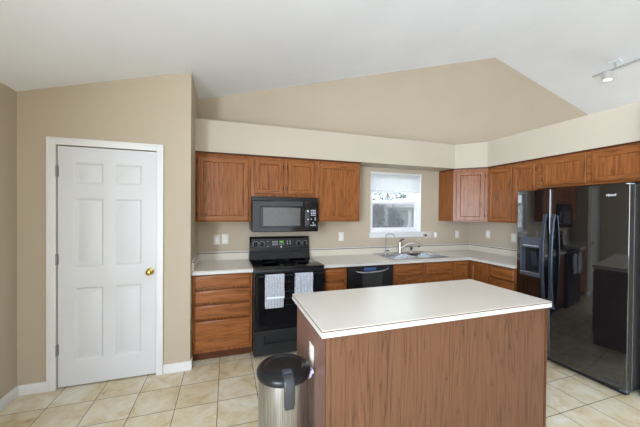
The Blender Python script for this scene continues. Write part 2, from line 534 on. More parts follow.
def knob_b(bm):
    c = (-.655, YD+.006, .948)
    lathe(bm, [(.030, 0), (.031, -.004), (.024, -.008), (.012, -.012), (.011, -.028), (.020, -.034), (.026, -.046), (.025, -.056), (.016, -.064), (.004, -.066)], c, 'Y', 24)
obj('door_knob', knob_b, 'brass', door, label='polished brass door knob')
for hz in (1.822, 1.090, .332):
    obj('hinge', lambda bm: (box(bm, -1.345, -1.325, YD-.004, YD+.008, hz-.045, hz+.045), lathe(bm, [(.0065, -.047), (.0065, .047)], (-1.3355, YD-.012, hz), 'Z', 10)), 'hinge', door, label='grey steel hinge')
struct('door_stop_board', lambda bm: box(bm, DX0, DX1, YD+.114, YD+.135, 0, DZ), 'dark', door)

# ------------------------------------------------------------------ kitchen window
win = bpy.data.objects.new('window_1', None); C.objects.link(win); win.location = (2.37, YB, WZ0); win['kind'] = 'structure'
def wframe_b(bm):
    ya, yb_ = YB+.055, YB+.115
    e = .028
    box(bm, WX0, WX0+e, ya, yb_, WZ0, WZ1, .003); box(bm, WX1-e, WX1, ya, yb_, WZ0, WZ1, .003)
    box(bm, WX0+e, WX1-e, ya, yb_, WZ1-e, WZ1, .003); box(bm, WX0+e, WX1-e, ya, yb_, WZ0, WZ0+e, .003)
    # white returns of the reveal
    t = .006
    box(bm, WX0, WX0+t, YB-.001, ya, WZ0, WZ1); box(bm, WX1-t, WX1, YB-.001, ya, WZ0, WZ1); box(bm, WX0+t, WX1-t, YB-.001, ya, WZ1-t, WZ1)
obj('window_frame', wframe_b, 'vinyl', win)
def sash(z0, z1, y, name):
    e = .036; x0, x1 = WX0+.03, WX1-.03
    s = obj(name, boxes((x0, x0+e, y, y+.024, z0, z1), (x1-e, x1, y, y+.024, z0, z1), (x0+e, x1-e, y, y+.024, z0, z0+e), (x0+e, x1-e, y, y+.024, z1-e, z1), bev=.003), 'vinyl', win)
    obj('pane', boxes((x0+e-.003, x1-e+.003, y+.009, y+.014, z0+e-.003, z1-e+.003)), 'glass', s, label='clear glass pane')
    return s
ZM = 1.655
sash(WZ0+.03, ZM+.015, YB+.060, 'lower_sash')
sash(ZM-.015, WZ1-.03, YB+.088, 'upper_sash')
obj('insect_screen', boxes((WX0+.03, WX1-.03, YB+.1165, YB+.1175, WZ0+.02, ZM+.01)), 'screen', win, label='fine grey insect mesh outside lower sash')
def sill_b(bm):
    box(bm, WX0-.035, WX1+.055, YB-.045, YB+.055, WZ0-.022, WZ0+.002, .004)
    box(bm, WX0-.02, WX1+.04, YB-.014, YB, WZ0-.075, WZ0-.022, .003)
obj('window_sill', sill_b, 'white', win)
bl = thing('window_blind', 'raised white slatted blind across the top of the kitchen window', 'blind', (2.37, YB+.025, WZ1))
BX0, BX1 = WX0+.010, WX1-.010
obj('head_rail', boxes((BX0, BX1, YB+.004, YB+.04, WZ1-.036, WZ1-.007), bev=.003), 'blind', bl)
def slats_b(bm):
    z = WZ1-.042
    while z > 1.825:
        prism(bm, [(YB+.012, z-.0095), (YB+.014, z-.010), (YB+.026, z+.003), (YB+.024, z+.0035)], 'X', BX0+.004, BX1-.004)
        z -= .0125
obj('slats', slats_b, 'blind', bl)
obj('bottom_rail', boxes((BX0+.003, BX1-.003, YB+.008, YB+.034, 1.797, 1.815), bev=.003), 'blind', bl)
obj('tilt_wand', lambda bm: tube(bm, [(BX0+.10, YB+.003, WZ1-.03), (BX0+.10, YB-.002, 1.72)], .0035, 6), 'vinyl', bl)
for x in (BX0+.14, BX1-.14):
    obj('ladder_cord', boxes((x-.002, x+.002, YB+.0055, YB+.007, 1.80, WZ1-.036)), 'vinyl', bl)

# ------------------------------------------------------------------ outdoors seen through the window
struct('ground', lambda bm: box(bm, -4, 22, YB+T+.01, 24, -.35, -.2), 'lawn')
nb = thing('neighbour_house', 'grey neighbouring house with white trim seen through the kitchen window', 'house', (6.4, 9.4, -.2))
obj('wall', boxes((3.6, 11, 9.4, 13, -.2, 1.70)), 'siding', nb)
obj('eave', boxes((3.4, 11.2, 9.2, 13.2, 1.70, 1.86), bev=.01), 'house_trim', nb)
obj('roof', lambda bm: prism(bm, [(9.2, 1.86), (13.2, 1.86), (11.1, 2.6)], 'X', 3.4, 11.2), 'siding', nb)
hw = obj('window', boxes((4.70, 4.82, 9.36, 9.4, .93, 1.69), (6.62, 6.78, 9.36, 9.4, .93, 1.69), (4.82, 6.62, 9.36, 9.4, 1.61, 1.69), (4.82, 6.62, 9.36, 9.4, .93, 1.03)), 'house_trim', nb, label='wide white framed window')
obj('pane', boxes((4.82, 6.62, 9.385, 9.395, 1.03, 1.61)), 'siding', hw)
tr = thing('garden_bush', 'dark leafy garden bush outside the kitchen window', 'bush', (3.75, 6.6, -.2))
def leaves(bm, c, r, n, s, squash=1.0):
    for _ in range(n):
        while True:
            p = Vector((random.uniform(-1, 1), random.uniform(-1, 1), random.uniform(-1, 1)))
            if .1 < p.length < 1: break
        p = Vector(c)+Vector((p.x*r, p.y*r, p.z*r*squash))
        a = Vector((random.uniform(-1, 1), random.uniform(-1, 1), random.uniform(-1, 1))).normalized()
        b_ = a.cross(Vector((random.uniform(-1, 1), random.uniform(-1, 1), 1))).normalized()
        L = s*random.uniform(.7, 1.3)
        q = [p-a*L, p-b_*L*.4, p+a*L, p+b_*L*.4]
        bm.faces.new([bm.verts.new(v) for v in q])
def stems_b(bm):
    for k in range(7):
        a = k*.9
        tube(bm, [(3.75+.08*math.cos(a), 6.6+.08*math.sin(a), -.22), (3.75+.25*math.cos(a), 6.6+.25*math.sin(a), .8), (3.75+.45*math.cos(a), 6.6+.45*math.sin(a), 1.8)], [.03, .02, .008], 6)
obj('stem', stems_b, 'bark', tr)
def foliage_b(bm):
    leaves(bm, (3.8, 6.6, 1.0), .66, 1900, .07, 1.1); leaves(bm, (3.5, 6.7, .8), .6, 1100, .07)
    k = len(bm.faces)
    leaves(bm, (4.0, 6.6, 2.0), .5, 110, .05, .5); leaves(bm, (3.35, 6.5, 1.5), .25, 60, .05)
    for i, f in enumerate(bm.faces): f.material_index = 1 if i >= k else 0
fo = obj('foliage', foliage_b, ['leaf', 'leaf_pale'], tr); fo['kind'] = 'stuff'

# ------------------------------------------------------------------ cabinets
DT = .019
def mi_door(k, j):      # top and bottom rails run the other way
    return 1 if j in (0, 2) and k in (2,) else 0
def panel_rings(rail=.05):
    return [(0, 0), (0, DT-.005), (.005, DT), (rail, DT), (rail+.004, DT-.004), (rail+.008, DT-.010), (rail+.016, DT-.010)]
def cab_door(parent, o, u, n, w, h, grains=('oak_z', 'oak_x'), rail=.05, hinge_side=None):
    d = obj('door', lambda bm: ring_slab(bm, o, u, n, w, h, panel_rings(rail), mi_door), list(grains), parent)
    if hinge_side:
        o_, u_, n_ = Vector(o), Vector(u), Vector(n)
        a = -.006 if hinge_side == 'l' else w+.006
        for zz in (.07, h-.07):
            def hb(bm, zz=zz):
                tube(bm, [o_+u_*a+Vector((0, 0, zz-.022))+n_*.008, o_+u_*a+Vector((0, 0, zz+.022))+n_*.008], .0045, 8)
            obj('hinge', hb, 'dark', d, label='dark bronze hinge')
    return d
def drawer(parent, o, u, n, w, h, grains):
    D2 = .024
    rings = [((0, 0, .020, 0), 0), ((0, 0, .003, 0), D2-.010), ((0, 0, 0, 0), D2-.008), ((.003, .003, .001, .004), D2-.005), ((.013, .013, .010, .020), D2), ((.02, .02, .016, .026), D2)]
    return obj('drawer', lambda bm: ring_slab(bm, o, u, n, w, h, rings), grains, parent)
U_, NB = (1, 0, 0), (0, -1, 0)          # back-run doors: width along +X, facing -Y
UR, NR = (0, -1, 0), (-1, 0, 0)         # right-run doors: width along -Y, facing -X
ZB, ZT = 1.383, 2.127
yf = YB-.303                            # face-frame plane of the back uppers
WG, BG, = 'oak wall cabinets under the soffit', 'oak base cabinets under the worktop'
def upper_carcass(x0, x1, z0):
    def f(bm):
        box(bm, x0, x1, yf, YB, z0, ZT, .0015)
        return
    return f
g = .0015
c1 = thing('wall_cabinet', 'wide single-door oak wall cabinet against the pantry side wall, left of microwave', 'cabinet', (-.03, YB, ZB), WG)
obj('carcass', upper_carcass(XS+.001, .265-g, ZB), 'oak_z', c1)
cab_door(c1, (-.296, yf, 1.400), U_, NB, .530, .693, rail=.052, hinge_side='l')
c2 = thing('wall_cabinet', 'short two-door oak wall cabinet directly above the black microwave', 'cabinet', (.647, YB, 1.672), WG)
obj('carcass', upper_carcass(.265, 1.03, 1.672), 'oak_z', c2)
cab_door(c2, (.301, yf, 1.705), U_, NB, .327, .388, rail=.048, hinge_side='r')
cab_door(c2, (.686, yf, 1.705), U_, NB, .322, .388, rail=.048, hinge_side='l')
c3 = thing('wall_cabinet', 'single-door oak wall cabinet between microwave and kitchen window', 'cabinet', (1.33, YB, ZB), WG)
obj('carcass', upper_carcass(1.03+g, 1.625, ZB), 'oak_z', c3)
cab_door(c3, (1.068, yf, 1.400), U_, NB, .530, .693, rail=.052)
# diagonal corner cabinet
c4 = thing('wall_cabinet', 'diagonal corner oak wall cabinet with angled door, right of the window', 'cabinet', (3.5, YB-.25, ZB), WG)
xa, ya, xb, yb = XR-.61, YB-.303, XR-.303, YB-.61
obj('carcass', lambda bm: prism(bm, [(xa, YB), (xa, ya), (xb, yb), (XR, yb), (XR, YB)], 'Z', ZB, ZT), 'oak_z', c4)
du = Vector((xb-xa, yb-ya, 0)); dl = du.length; du.normalize(); dn = Vector((-1, -1, 0)).normalized()
dn = Vector((du.y, -du.x, 0)); dn = dn if dn.y < 0 else -dn
po = Vector((xa, ya, 1.400))+du*.04
cab_door(c4, po, du, dn, dl-.08, .693, ('oak_z', 'oak_z'), hinge_side='r')
c5 = thing('wall_cabinet', 'two-door oak wall cabinet on right wall between corner cabinet and refrigerator', 'cabinet', (XR, 2.7, ZB), WG)
XF = XR-.303
obj('carcass', boxes((XF, XR, 2.374+g, yb-g, ZB, ZT), bev=.0015), 'oak_z', c5)
cab_door(c5, (XF, 3.022, 1.400), UR, NR, .345, .693, ('oak_z', 'oak_y'), hinge_side='l')
cab_door(c5, (XF, 2.665, 1.400), UR, NR, .275, .693, ('oak_z', 'oak_y'), hinge_side='r')
c6 = thing('wall_cabinet', 'low two-door oak wall cabinet above the black refrigerator', 'cabinet', (XR, 1.88, 1.79), WG)
obj('carcass', boxes((XF, XR, 1.387, 2.374, 1.792, ZT), bev=.0015), 'oak_y', c6)
cab_door(c6, (XF, 2.305, 1.815), UR, NR, .415, .287, ('oak_z', 'oak_y'), rail=.045, hinge_side='l')
cab_door(c6, (XF, 1.845, 1.815), UR, NR, .415, .287, ('oak_z', 'oak_y'), rail=.045)
# thin dark strip painting the soffit's shadow line along the cabinet tops
def shadow_strip_b(bm):
    prism(bm, [(XS+.001, YB-.02), (XS+.001, yf-.012), (1.635, yf-.012), (1.635, YB-.02)], 'Z', ZT+.001, ZT+.017)
    prism(bm, [(xa-.008, YB-.02), (xa-.008, ya-.009), (xb-.012, yb-.006), (XF-.012, 1.388), (XR-.02, 1.388), (XR-.02, YB-.02)], 'Z', ZT+.001, ZT+.017)
struct('soffit_shadow_strip', shadow_strip_b, 'oak_dark')

# ---- base cabinets
YC = 3.0; YK = YC+.055; ZK = .876        # counter edge, face-frame plane, top of the cabinets
def base_carcass(bm, x0, x1, sa=.028, sb=.028):
    # stiles and rails of the face frame, the box set back behind them
    box(bm, x0, x1, YK+.024, YB-.002, .088, ZK, .0015)
    box(bm, x0, x0+sa, YK, YK+.024, .088, ZK); box(bm, x1-sb, x1, YK, YK+.024, .088, ZK)
    box(bm, x0+sa, x1-sb, YK, YK+.024, ZK-.012, ZK); box(bm, x0+sa, x1-sb, YK, YK+.024, .088, .112)
def toe(parent, *bs): obj('toe_kick', boxes(*bs), 'oak_dark', parent, label='dark brown toe kick board')
b1 = thing('base_cabinet', 'four-drawer oak base cabinet between pantry side wall and range', 'cabinet', (-.03, YB, 0), BG)
obj('carcass', lambda bm: base_carcass(bm, XS+.001, .258), 'oak_z', b1)
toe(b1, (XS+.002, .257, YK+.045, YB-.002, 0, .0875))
for z0, z1 in ((.735, .862), (.588, .711), (.431, .563), (.120, .406)):
    drawer(b1, (-.293, YK, z0), U_, NB, .530, z1-z0, 'oak_x')
b2 = thing('base_cabinet', 'narrow oak base cabinet with one drawer and door, between range and dishwasher', 'cabinet', (1.18, YB, 0), BG)
obj('carcass', lambda bm: base_carcass(bm, 1.032, 1.333), 'oak_z', b2)
toe(b2, (1.033, 1.332, YK+.045, YB-.002, 0, .0875))
drawer(b2, (1.058, YK, .720), U_, NB, .250, .130, 'oak_x')
cab_door(b2, (1.058, YK, .120), U_, NB, .250, .575, rail=.045)
b3 = thing('base_cabinet', 'wide oak sink base cabinet with two doors below two false drawer fronts', 'cabinet', (2.39, YB, 0), BG)
obj('carcass', lambda bm: (box(bm, 1.945, 2.845, YK, YK+.02, .088, ZK), box(bm, 1.945, 1.965, YK+.02, YB-.002, .088, ZK), box(bm, 2.825, 2.845, YK+.02, YB-.002, .088, ZK), box(bm, 1.965, 2.825, YK+.02, YB-.002, .088, .106)), 'oak_z', b3)
toe(b3, (1.946, 2.844, YK+.045, YB-.002, 0, .0875))
for x0, w in ((1.975, .395), (2.425, .395)):
    d = drawer(b3, (x0, YK, .720), U_, NB, w, .130, 'oak_x'); d.name = 'false_front'
    cab_door(b3, (x0, YK, .120), U_, NB, w, .575)
XK = XR-.64+.055
b4 = thing('base_cabinet', 'inside-corner oak base cabinet with two narrow doors meeting at right angles', 'cabinet', (3.4, 3.3, 0), BG)
def corner_b(bm):
    prism(bm, [(2.848, YB-.002), (2.848, YK), (XK, YK), (XK, 2.748), (XR-.002, 2.748), (XR-.002, YB-.002)], 'Z', .088, ZK)
obj('carcass', corner_b, 'oak_z', b4)
toe(b4, (2.849, XR-.002, YK+.045, YB-.002, 0, .0875), (XK+.045, XR-.002, 2.749, YK+.044, 0, .0875))
cab_door(b4, (2.875, YK, .120), U_, NB, XK-2.875-.025, .735, rail=.042)
cab_door(b4, (XK, YK-.025, .120), UR, NR, .262, .735, ('oak_z', 'oak_y'), rail=.042)
b5 = thing('base_cabinet', 'oak drawer base cabinet on right run beside the refrigerator', 'cabinet', (XR, 2.56, 0), BG)
obj('carcass', lambda bm: (box(bm, XK+.024, XR-.002, 2.385, 2.746, .088, ZK, .0015), box(bm, XK, XK+.024, 2.385, 2.415, .088, ZK), box(bm, XK, XK+.024, 2.716, 2.746, .088, ZK), box(bm, XK, XK+.024, 2.415, 2.716, ZK-.012, ZK)), 'oak_z', b5)
toe(b5, (XK+.045, XR-.002, 2.386, 2.745, 0, .0875))
for z0, z1 in ((.720, .850), (.520, .695), (.320, .495), (.120, .295)):
    drawer(b5, (XK, 2.722, z0), UR, NR, .312, z1-z0, 'oak_y')

# ---- worktops
CZ0, CZ1 = .877, .914
def top_mats(): return ['lam', 'lam_edge', 'lam_brown']
def edge_profile(bm, pts, z0, z1, top=.004):
    """slab with a thin brown seam line under the top sheet and a white edge below"""
    prism(bm, pts, 'Z', z0, z1-top-.003, 1)
    prism(bm, pts, 'Z', z1-top-.003, z1-top, 2)
    prism(bm, pts, 'Z', z1-top, z1, 0)
ct1 = thing('worktop', 'short cream laminate worktop on the four-drawer cabinet left of the range', 'worktop', (-.03, 3.3, CZ0))
obj('worktop_slab', lambda bm: edge_profile(bm, [(XS+.001, YC), (.262, YC), (.262, YB-.001), (XS+.001, YB-.001)], CZ0, CZ1), top_mats(), ct1)
def splash(bm, x0, x1, y0, y1):
    box(bm, x0, x1, y0, y1, CZ1, .996, mi=0); box(bm, x0, x1, y0, y1, .996, 1.005, mi=2); box(bm, x0, x1, y0, y1, 1.005, 1.018, mi=1)
obj('backsplash', lambda bm: splash(bm, XS+.02, .262, YB-.02, YB-.001), ['lam_shaded', 'lam_edge', 'lam_brown'], ct1)
obj('side_splash', lambda bm: splash(bm, XS+.001, XS+.02, YC+.02, YB-.001), ['lam_shaded', 'lam_edge', 'lam_brown'], ct1)
ct2 = thing('worktop', 'long L-shaped cream laminate worktop holding the sink, running into the corner', 'worktop', (2.4, 3.3, CZ0))
SX0, SX1, SY0, SY1 = 1.985, 2.785, 3.085, 3.545
def ct2_b(bm):
    xe = XR-.001; xc = XR-.64; ye = YB-.001
    # strips around the sink cut-out
    for pts in ([(1.024, YC), (SX0, YC), (SX0, ye), (1.024, ye)], [(SX0, YC), (SX1, YC), (SX1, SY0), (SX0, SY0)],
                [(SX0, SY1), (SX1, SY1), (SX1, ye), (SX0, ye)], [(SX1, YC), (xc, YC), (xc, 2.382), (xe, 2.382), (xe, ye), (SX1, ye)]):
        edge_profile(bm, pts, CZ0, CZ1)
obj('worktop_slab', ct2_b, top_mats(), ct2)
obj('backsplash', lambda bm: splash(bm, 1.024, XR-.02, YB-.02, YB-.001), ['lam_shaded', 'lam_edge', 'lam_brown'], ct2)
obj('side_splash', lambda bm: splash(bm, XR-.02, XR-.001, 2.382, YB-.001), ['lam_shaded', 'lam_edge', 'lam_brown'], ct2)

# ------------------------------------------------------------------ sink, taps
sk = thing('kitchen_sink', 'stainless steel double-bowl drop-in sink below the kitchen window', 'sink', (2.385, 3.31, CZ1))
def sink_b(bm):
    z = CZ1+.001; t = .004
    x0, x1, y0, y1 = 1.965, 2.805, 3.065, 3.605
    bowls = [(2.005, 2.365, 3.10, 3.50), (2.405, 2.765, 3.10, 3.50)]
    box(bm, x0, x1, y0, 3.10, z, z+t, .0015); box(bm, x0, x1, 3.50, y1, z, z+t, .0015)
    box(bm, x0, 2.005, 3.10, 3.50, z, z+t); box(bm, 2.365, 2.405, 3.10, 3.50, z, z+t); box(bm, 2.765, x1, 3.10, 3.50, z, z+t)
    # rolled rim
    tube(bm, [(x0, y0, z+t), (x1, y0, z+t), ], .006, 8); tube(bm, [(x0, y0, z+t), (x0, y1, z+t)], .006, 8)
    tube(bm, [(x1, y0, z+t), (x1, y1, z+t)], .006, 8); tube(bm, [(x0, y1, z+t), (x1, y1, z+t)], .006, 8)
sink_rim = obj('rim', sink_b, 'steel', sk)
for bx0, bx1 in ((2.005, 2.365), (2.405, 2.765)):
    def bowl_b(bm):
        rows = []
        for ins, d in ((-.002, .004), (.004, -.01), (.012, -.13), (.03, -.165), (.14, -.172)):
            rows.append([bm.verts.new((x, y, CZ1+d)) for x, y in ((bx0+ins, 3.10+ins), (bx1-ins, 3.10+ins), (bx1-ins, 3.50-ins), (bx0+ins, 3.50-ins))])
        for i in range(len(rows)-1):
            for k in range(4): bm.faces.new((rows[i][k], rows[i][(k+1) % 4], rows[i+1][(k+1) % 4], rows[i+1][k]))
        bm.faces.new(rows[-1])
    bw = obj('bowl', bowl_b, 'steel', sk)
    cx_ = (bx0+bx1)/2
    obj('drain', lambda bm: lathe(bm, [(.045, 0), (.045, .003), (.03, .004), (.02, .002)], (cx_, 3.30, CZ1-.1715), 'Z', 20), 'chrome', bw)
DK = CZ1+.006
fa = thing('kitchen_faucet', 'brushed nickel single-lever kitchen faucet with curved spout, behind the sink', 'faucet', (2.376, 3.55, DK))
obj('base', lambda bm: (box(bm, 2.30, 2.455, 3.525, 3.578, DK, DK+.008, .003), lathe(bm, [(.026, .008), (.024, .03), (.021, .05), (.021, .155), (.018, .165), (.008, .17)], (2.376, 3.55, DK), 'Z', 20)), 'nickel', fa)
sp = [(0, .06), (.035, .085), (.08, .115), (.13, .138), (.18, .146), (.225, .140), (.255, .125), (.268, .108)]
obj('spout', lambda bm: tube(bm, [(2.376+a*.88, 3.55-a*.42, DK+z) for a, z in sp], [.017, .016, .015, .0145, .014, .014, .0145, .015], 12), 'nickel', fa)
obj('spray_tip', lambda bm: tube(bm, [(2.376+.266*.88, 3.55-.266*.42, DK+.112), (2.376+.274*.88, 3.55-.274*.42, DK+.094)], .0155, 12), 'grey_panel', fa)
obj('lever', lambda bm: tube(bm, [(2.376, 3.55, DK+.165), (2.392, 3.545, DK+.185), (2.410, 3.535, DK+.20), (2.428, 3.52, DK+.204)], [.014, .010, .008, .007], 10), 'handle', fa)
ft = thing('water_filter_tap', 'slim chrome gooseneck drinking-water tap at left back of the sink', 'tap', (2.150, 3.565, DK))
gp = [(0, 0), (0, .1), (0, .235), (.008, .262), (.03, .282), (.06, .287), (.09, .279), (.112, .258), (.120, .235)]
obj('gooseneck', lambda bm: tube(bm, [(2.150+a, 3.565-a*.3, DK+.03+z*.88) for a, z in gp], .0050, 8), 'hinge', ft)
obj('base', lambda bm: lathe(bm, [(.022, 0), (.022, .006), (.013, .012), (.013, .045), (.008, .05)], (2.150, 3.565, DK), 'Z', 16), 'chrome', ft)
obj('lever', lambda bm: tube(bm, [(2.150, 3.565, DK+.038), (2.175, 3.555, DK+.044), (2.196, 3.547, DK+.042)], [.006, .007, .008], 8), 'black_satin', ft)
sd = thing('side_sprayer', 'small nickel side sprayer with dark head, right of the faucet', 'sprayer', (2.565, 3.55, DK))
obj('holder', lambda bm: lathe(bm, [(.022, 0), (.021, .01), (.015, .022), (.013, .03)], (2.565, 3.55, DK), 'Z', 16), 'nickel', sd)
obj('spray_head', lambda bm: (tube(bm, [(2.565, 3.55, DK+.03), (2.565, 3.548, DK+.055), (2.568, 3.535, DK+.075)], [.011, .013, .016], 10), tube(bm, [(2.565, 3.56, DK+.062), (2.552, 3.565, DK+.078)], .006, 8)), 'handle', sd)

# ------------------------------------------------------------------ range
rg = thing('kitchen_range', 'black freestanding electric range with glass cooktop under the microwave', 'range', (.643, 3.27, 0))
RX0, RX1 = .268, 1.018; RF = 2.962
def rbody_b(bm):
    box(bm, RX0, RX1, RF, YB-.045, .022, .905, .002)
    for x in (RX0+.04, RX1-.08):
        for y in (RF+.05, YB-.12): box(bm, x, x+.04, y, y+.04, 0, .022)
obj('body', rbody_b, 'black_satin', rg)
ck = obj('cooktop', boxes((RX0-.002, RX1+.002, RF-.018, YB-.085, .905, .921), bev=.004), 'black', rg)
for x, y, r in ((.46, 3.14, .105), (.83, 3.14, .075), (.46, 3.40, .075), (.83, 3.40, .105)):
    obj('burner_ring', lambda bm: lathe(bm, [(r, .0), (r, .0006), (r-.004, .0006), (r-.004, 0)], (x, y, .9212), 'Z', 36), 'grey_panel', ck, label='grey printed burner circle')
def backguard_b(bm):
    # profile in Y,Z: curved foot, slanted control face
    prism(bm, [(YB-.04, .905), (YB-.125, .921), (YB-.11, .955), (YB-.085, 1.01), (YB-.075, 1.035), (YB-.06, 1.172), (YB-.052, 1.186), (YB-.03, 1.190), (YB-.02, 1.18), (YB-.02, .905)], 'X', RX0, RX1)
bgd = obj('backguard', backguard_b, 'black', rg)
def face_y(z): return YB-.075+(z-1.035)*(.015/.137)
cp = obj('control_panel', lambda bm: prism(bm, [(face_y(1.05)-.002, 1.050), (face_y(1.165)-.002, 1.165), (face_y(1.165)+.006, 1.165), (face_y(1.05)+.006, 1.05)], 'X', RX0+.025, RX1-.025), 'black_satin', rg)
for kx in (.340, .416, .884, .960):
    def kb(bm):
        y = face_y(1.105)-.003
        lathe(bm, [(.026, 0), (.025, -.006), (.019, -.008), (.018, -.026), (.014, -.030)], (kx, y, 1.103), 'Y', 20)
        box(bm, kx-.005, kx+.005, y-.034, y-.008, 1.086, 1.120, .002)
    kn = obj('knob', kb, 'black', cp)
    def tick_b(bm):
        y = face_y(1.105)-.0035
        for k in range(10):
            a = math.radians(-60+k*33.3)
            x, z = kx+.031*math.cos(a), 1.103+.031*math.sin(a)
            box(bm, x-.003, x+.003, y-.001, y+.001, z-.003, z+.003)
    obj('dial_marks', tick_b, 'legend', kn, label='pale printed marks round the knob')
def ctl(name, x0, x1, z0, z1, mat, label=None):
    y = face_y((z0+z1)/2)
    obj(name, lambda bm: box(bm, x0, x1, y-.0055, y+.003, z0, z1), mat, cp, label=label)
ctl('display', .635, .685, 1.112, 1.134, 'led_green', 'green lit clock display')
for x0 in (.545, .570, .595):
    for z0 in (1.084, 1.104, 1.124): ctl('button', x0, x0+.016, z0, z0+.008, 'legend')
for x0 in (.730, .765):
    for z0 in (1.092, 1.120): ctl('button', x0, x0+.009, z0, z0+.014, 'legend')
for x0 in (.630, .652, .676): ctl('button', x0, x0+.014, 1.090, 1.097, 'legend')
ctl('button', .480, .498, 1.128, 1.132, 'legend'); ctl('button', .480, .498, 1.072, 1.076, 'legend')
obj('maker_badge', lambda bm: lathe(bm, [(.011, 0), (.011, -.004), (.008, -.006)], (.655, face_y(1.06)-.001, 1.062), 'Y', 18), 'legend', rg, label='small round silver badge')
# oven door
def odoor_b(bm):
    ring_slab(bm, (RX0+.003, RF, .292), U_, NB, RX1-RX0-.006, .878-.292, [(0, .001), (0, .028), (.008, .036), ((.10, .10, .13, .085), .036), ((.104, .104, .134, .089), .033)])
od = obj('oven_door', odoor_b, 'black', rg)
obj('door_glass', boxes((RX0+.115, RX1-.115, RF-.0345, RF-.0315, .435, .78)), 'black', od, label='dark glass oven window')
rk = obj('oven_rack', lambda bm: [box(bm, RX0+.13, RX1-.13, RF-.0352, RF-.0342, z, z+.004) for z in (.53, .60, .67)], 'handle', od)
HY, HZ = 2.878, .852
def ohandle_b(bm):
    pts = [(RX0+.025, RF-.034, HZ-.005), (RX0+.03, RF-.06, HZ), (RX0+.055, HY, HZ), ]
    pts += [(x, HY, HZ) for x in (.45, .643, .84)]+[(RX1-.055, HY, HZ), (RX1-.03, RF-.06, HZ), (RX1-.025, RF-.034, HZ-.005)]
    tube(bm, pts, .0125, 12)
obj('oven_handle', ohandle_b, 'black', od)
def odrawer_b(bm):
    ring_slab(bm, (RX0+.003, RF, .030), U_, NB, RX1-RX0-.006, .283-.030, [(0, .001), (0, .026), (.008, .034), ((.10, .10, .115, .045), .034), ((.108, .108, .125, .052), .016), ((.12, .12, .13, .058), .014)])
obj('storage_drawer', odrawer_b, 'charcoal', rg)

# towels over the oven handle
def make_towel(name, label, x0, x1, zfront, zback, under=None):
    t = thing(name, label, 'towel', ((x0+x1)/2, HY, HZ+.015), 'dish towels over the oven handle')
    def sheet(bm, zf, zb_, r, xa_, xb_, mi=0, top=True):
        prof = []
        n = 10
        for k in range(n+1): prof.append((HY-r-.004*math.sin(k*.9), zf+(HZ-zf)*k/n))
        for k in range(1, 6):
            a = math.pi*k/6; prof.append((HY-r*math.cos(a), HZ+r*math.sin(a)))
        for k in range(5): prof.append((HY+r, HZ-(HZ-zb_)*k/4))
        nx = 12; th = .004
        def P(i, j, o):
            y, z = prof[j]; x = xa_+(xb_-xa_)*i/nx
            drape = min(1, max(0, (HZ-z)/.2)) if j <= n else .3
            y += .005*drape*math.sin(i*1.35+j*.15)*(1 if j <= n else -.3)
            x += -.006*drape*(1-i/nx)+.002*drape*math.sin(j*.8)
            if j <= n: return Vector((x, y-o, z))
            return Vector((x, y+o*(1 if j > n+5 else 0), z+(o if j <= n+5 else 0)))
        A = [[bm.verts.new(P(i, j, 0)) for j in range(len(prof))] for i in range(nx+1)]
        B = [[bm.verts.new(P(i, j, th)) for j in range(len(prof))] for i in range(nx+1)]
        fs = []
        for i in range(nx):
            for j in range(len(prof)-1):
                fs.append(bm.faces.new((A[i][j], A[i+1][j], A[i+1][j+1], A[i][j+1])))
                fs.append(bm.faces.new((B[i][j], B[i+1][j], B[i+1][j+1], B[i][j+1])))
        m_ = len(prof)-1
        for i in range(nx):
            fs.append(bm.faces.new((A[i][0], A[i+1][0], B[i+1][0], B[i][0]))); fs.append(bm.faces.new((A[i][m_], A[i+1][m_], B[i+1][m_], B[i][m_])))
        for j in range(m_):
            fs.append(bm.faces.new((A[0][j], A[0][j+1], B[0][j+1], B[0][j]))); fs.append(bm.faces.new((A[nx][j], A[nx][j+1], B[nx][j+1], B[nx][j])))
        for f in fs: f.smooth = True; f.material_index = mi
    obj('cloth', lambda bm: sheet(bm, zfront, zback, .0135, x0, x1), 'towel', t)
    if under:
        obj('under_fold', lambda bm: [box(bm, x0-.002, x1-.006, HY-.012, HY-.004, under, zfront+.12, .002)], 'towel', t, label='lower layer showing below the front fold')
        obj('hem_band', lambda bm: box(bm, x0+.012, x1-.004, HY-.028, HY-.0225, zfront+.004, zfront+.022, .001), 'towel_white', t, label='white woven hem')
    return t
make_towel('dish_towel', 'grey striped dish towel hanging at left of the oven handle, folded with white hem', .372, .560, .625, .55, .530)
make_towel('dish_towel', 'grey dish towel hanging at right of the oven handle, partly behind the island', .676, .862, .560, .62)

# ------------------------------------------------------------------ microwave
mw = thing('microwave', 'black over-the-range microwave with grey window above the range', 'microwave', (.647, YB, 1.272))
MF = YB-.395; MX0, MX1, MZ0, MZ1 = .2665, 1.0285, 1.272, 1.669
obj('body', boxes((MX0, MX1, MF+.001, YB-.002, MZ0+.012, MZ1), bev=.003), 'black_satin', mw)
obj('vent_grille', lambda bm: (box(bm, MX0, MX1, MF-.012, MF+.001, 1.625, MZ1, .003), [box(bm, MX0+.02, MX1-.02, MF-.014, MF-.011, z, z+.004) for z in (1.634, 1.643, 1.652)]), 'black_satin', mw)
mdx = .862
md = obj('door', lambda bm: ring_slab(bm, (MX0, MF, MZ0), U_, NB, mdx-MX0, 1.622-MZ0, [(0, 0), (0, .02), (.006, .028), ((.085, .04, .052, .062), .028), ((.09, .045, .057, .067), .024)]), 'black', mw)
obj('window', boxes((.387, .812, MF-.0275, MF-.0235, 1.340, 1.547)), 'mwglass', md, label='grey screened glass window')
obj('door_pull', lambda bm: prism(bm, [(.515, 1.566), (.835, 1.566), (.845, 1.620), (.508, 1.620)], 'Y', MF-.032, MF-.0275), 'grey_panel', md, label='dark grey glossy plate above the window')
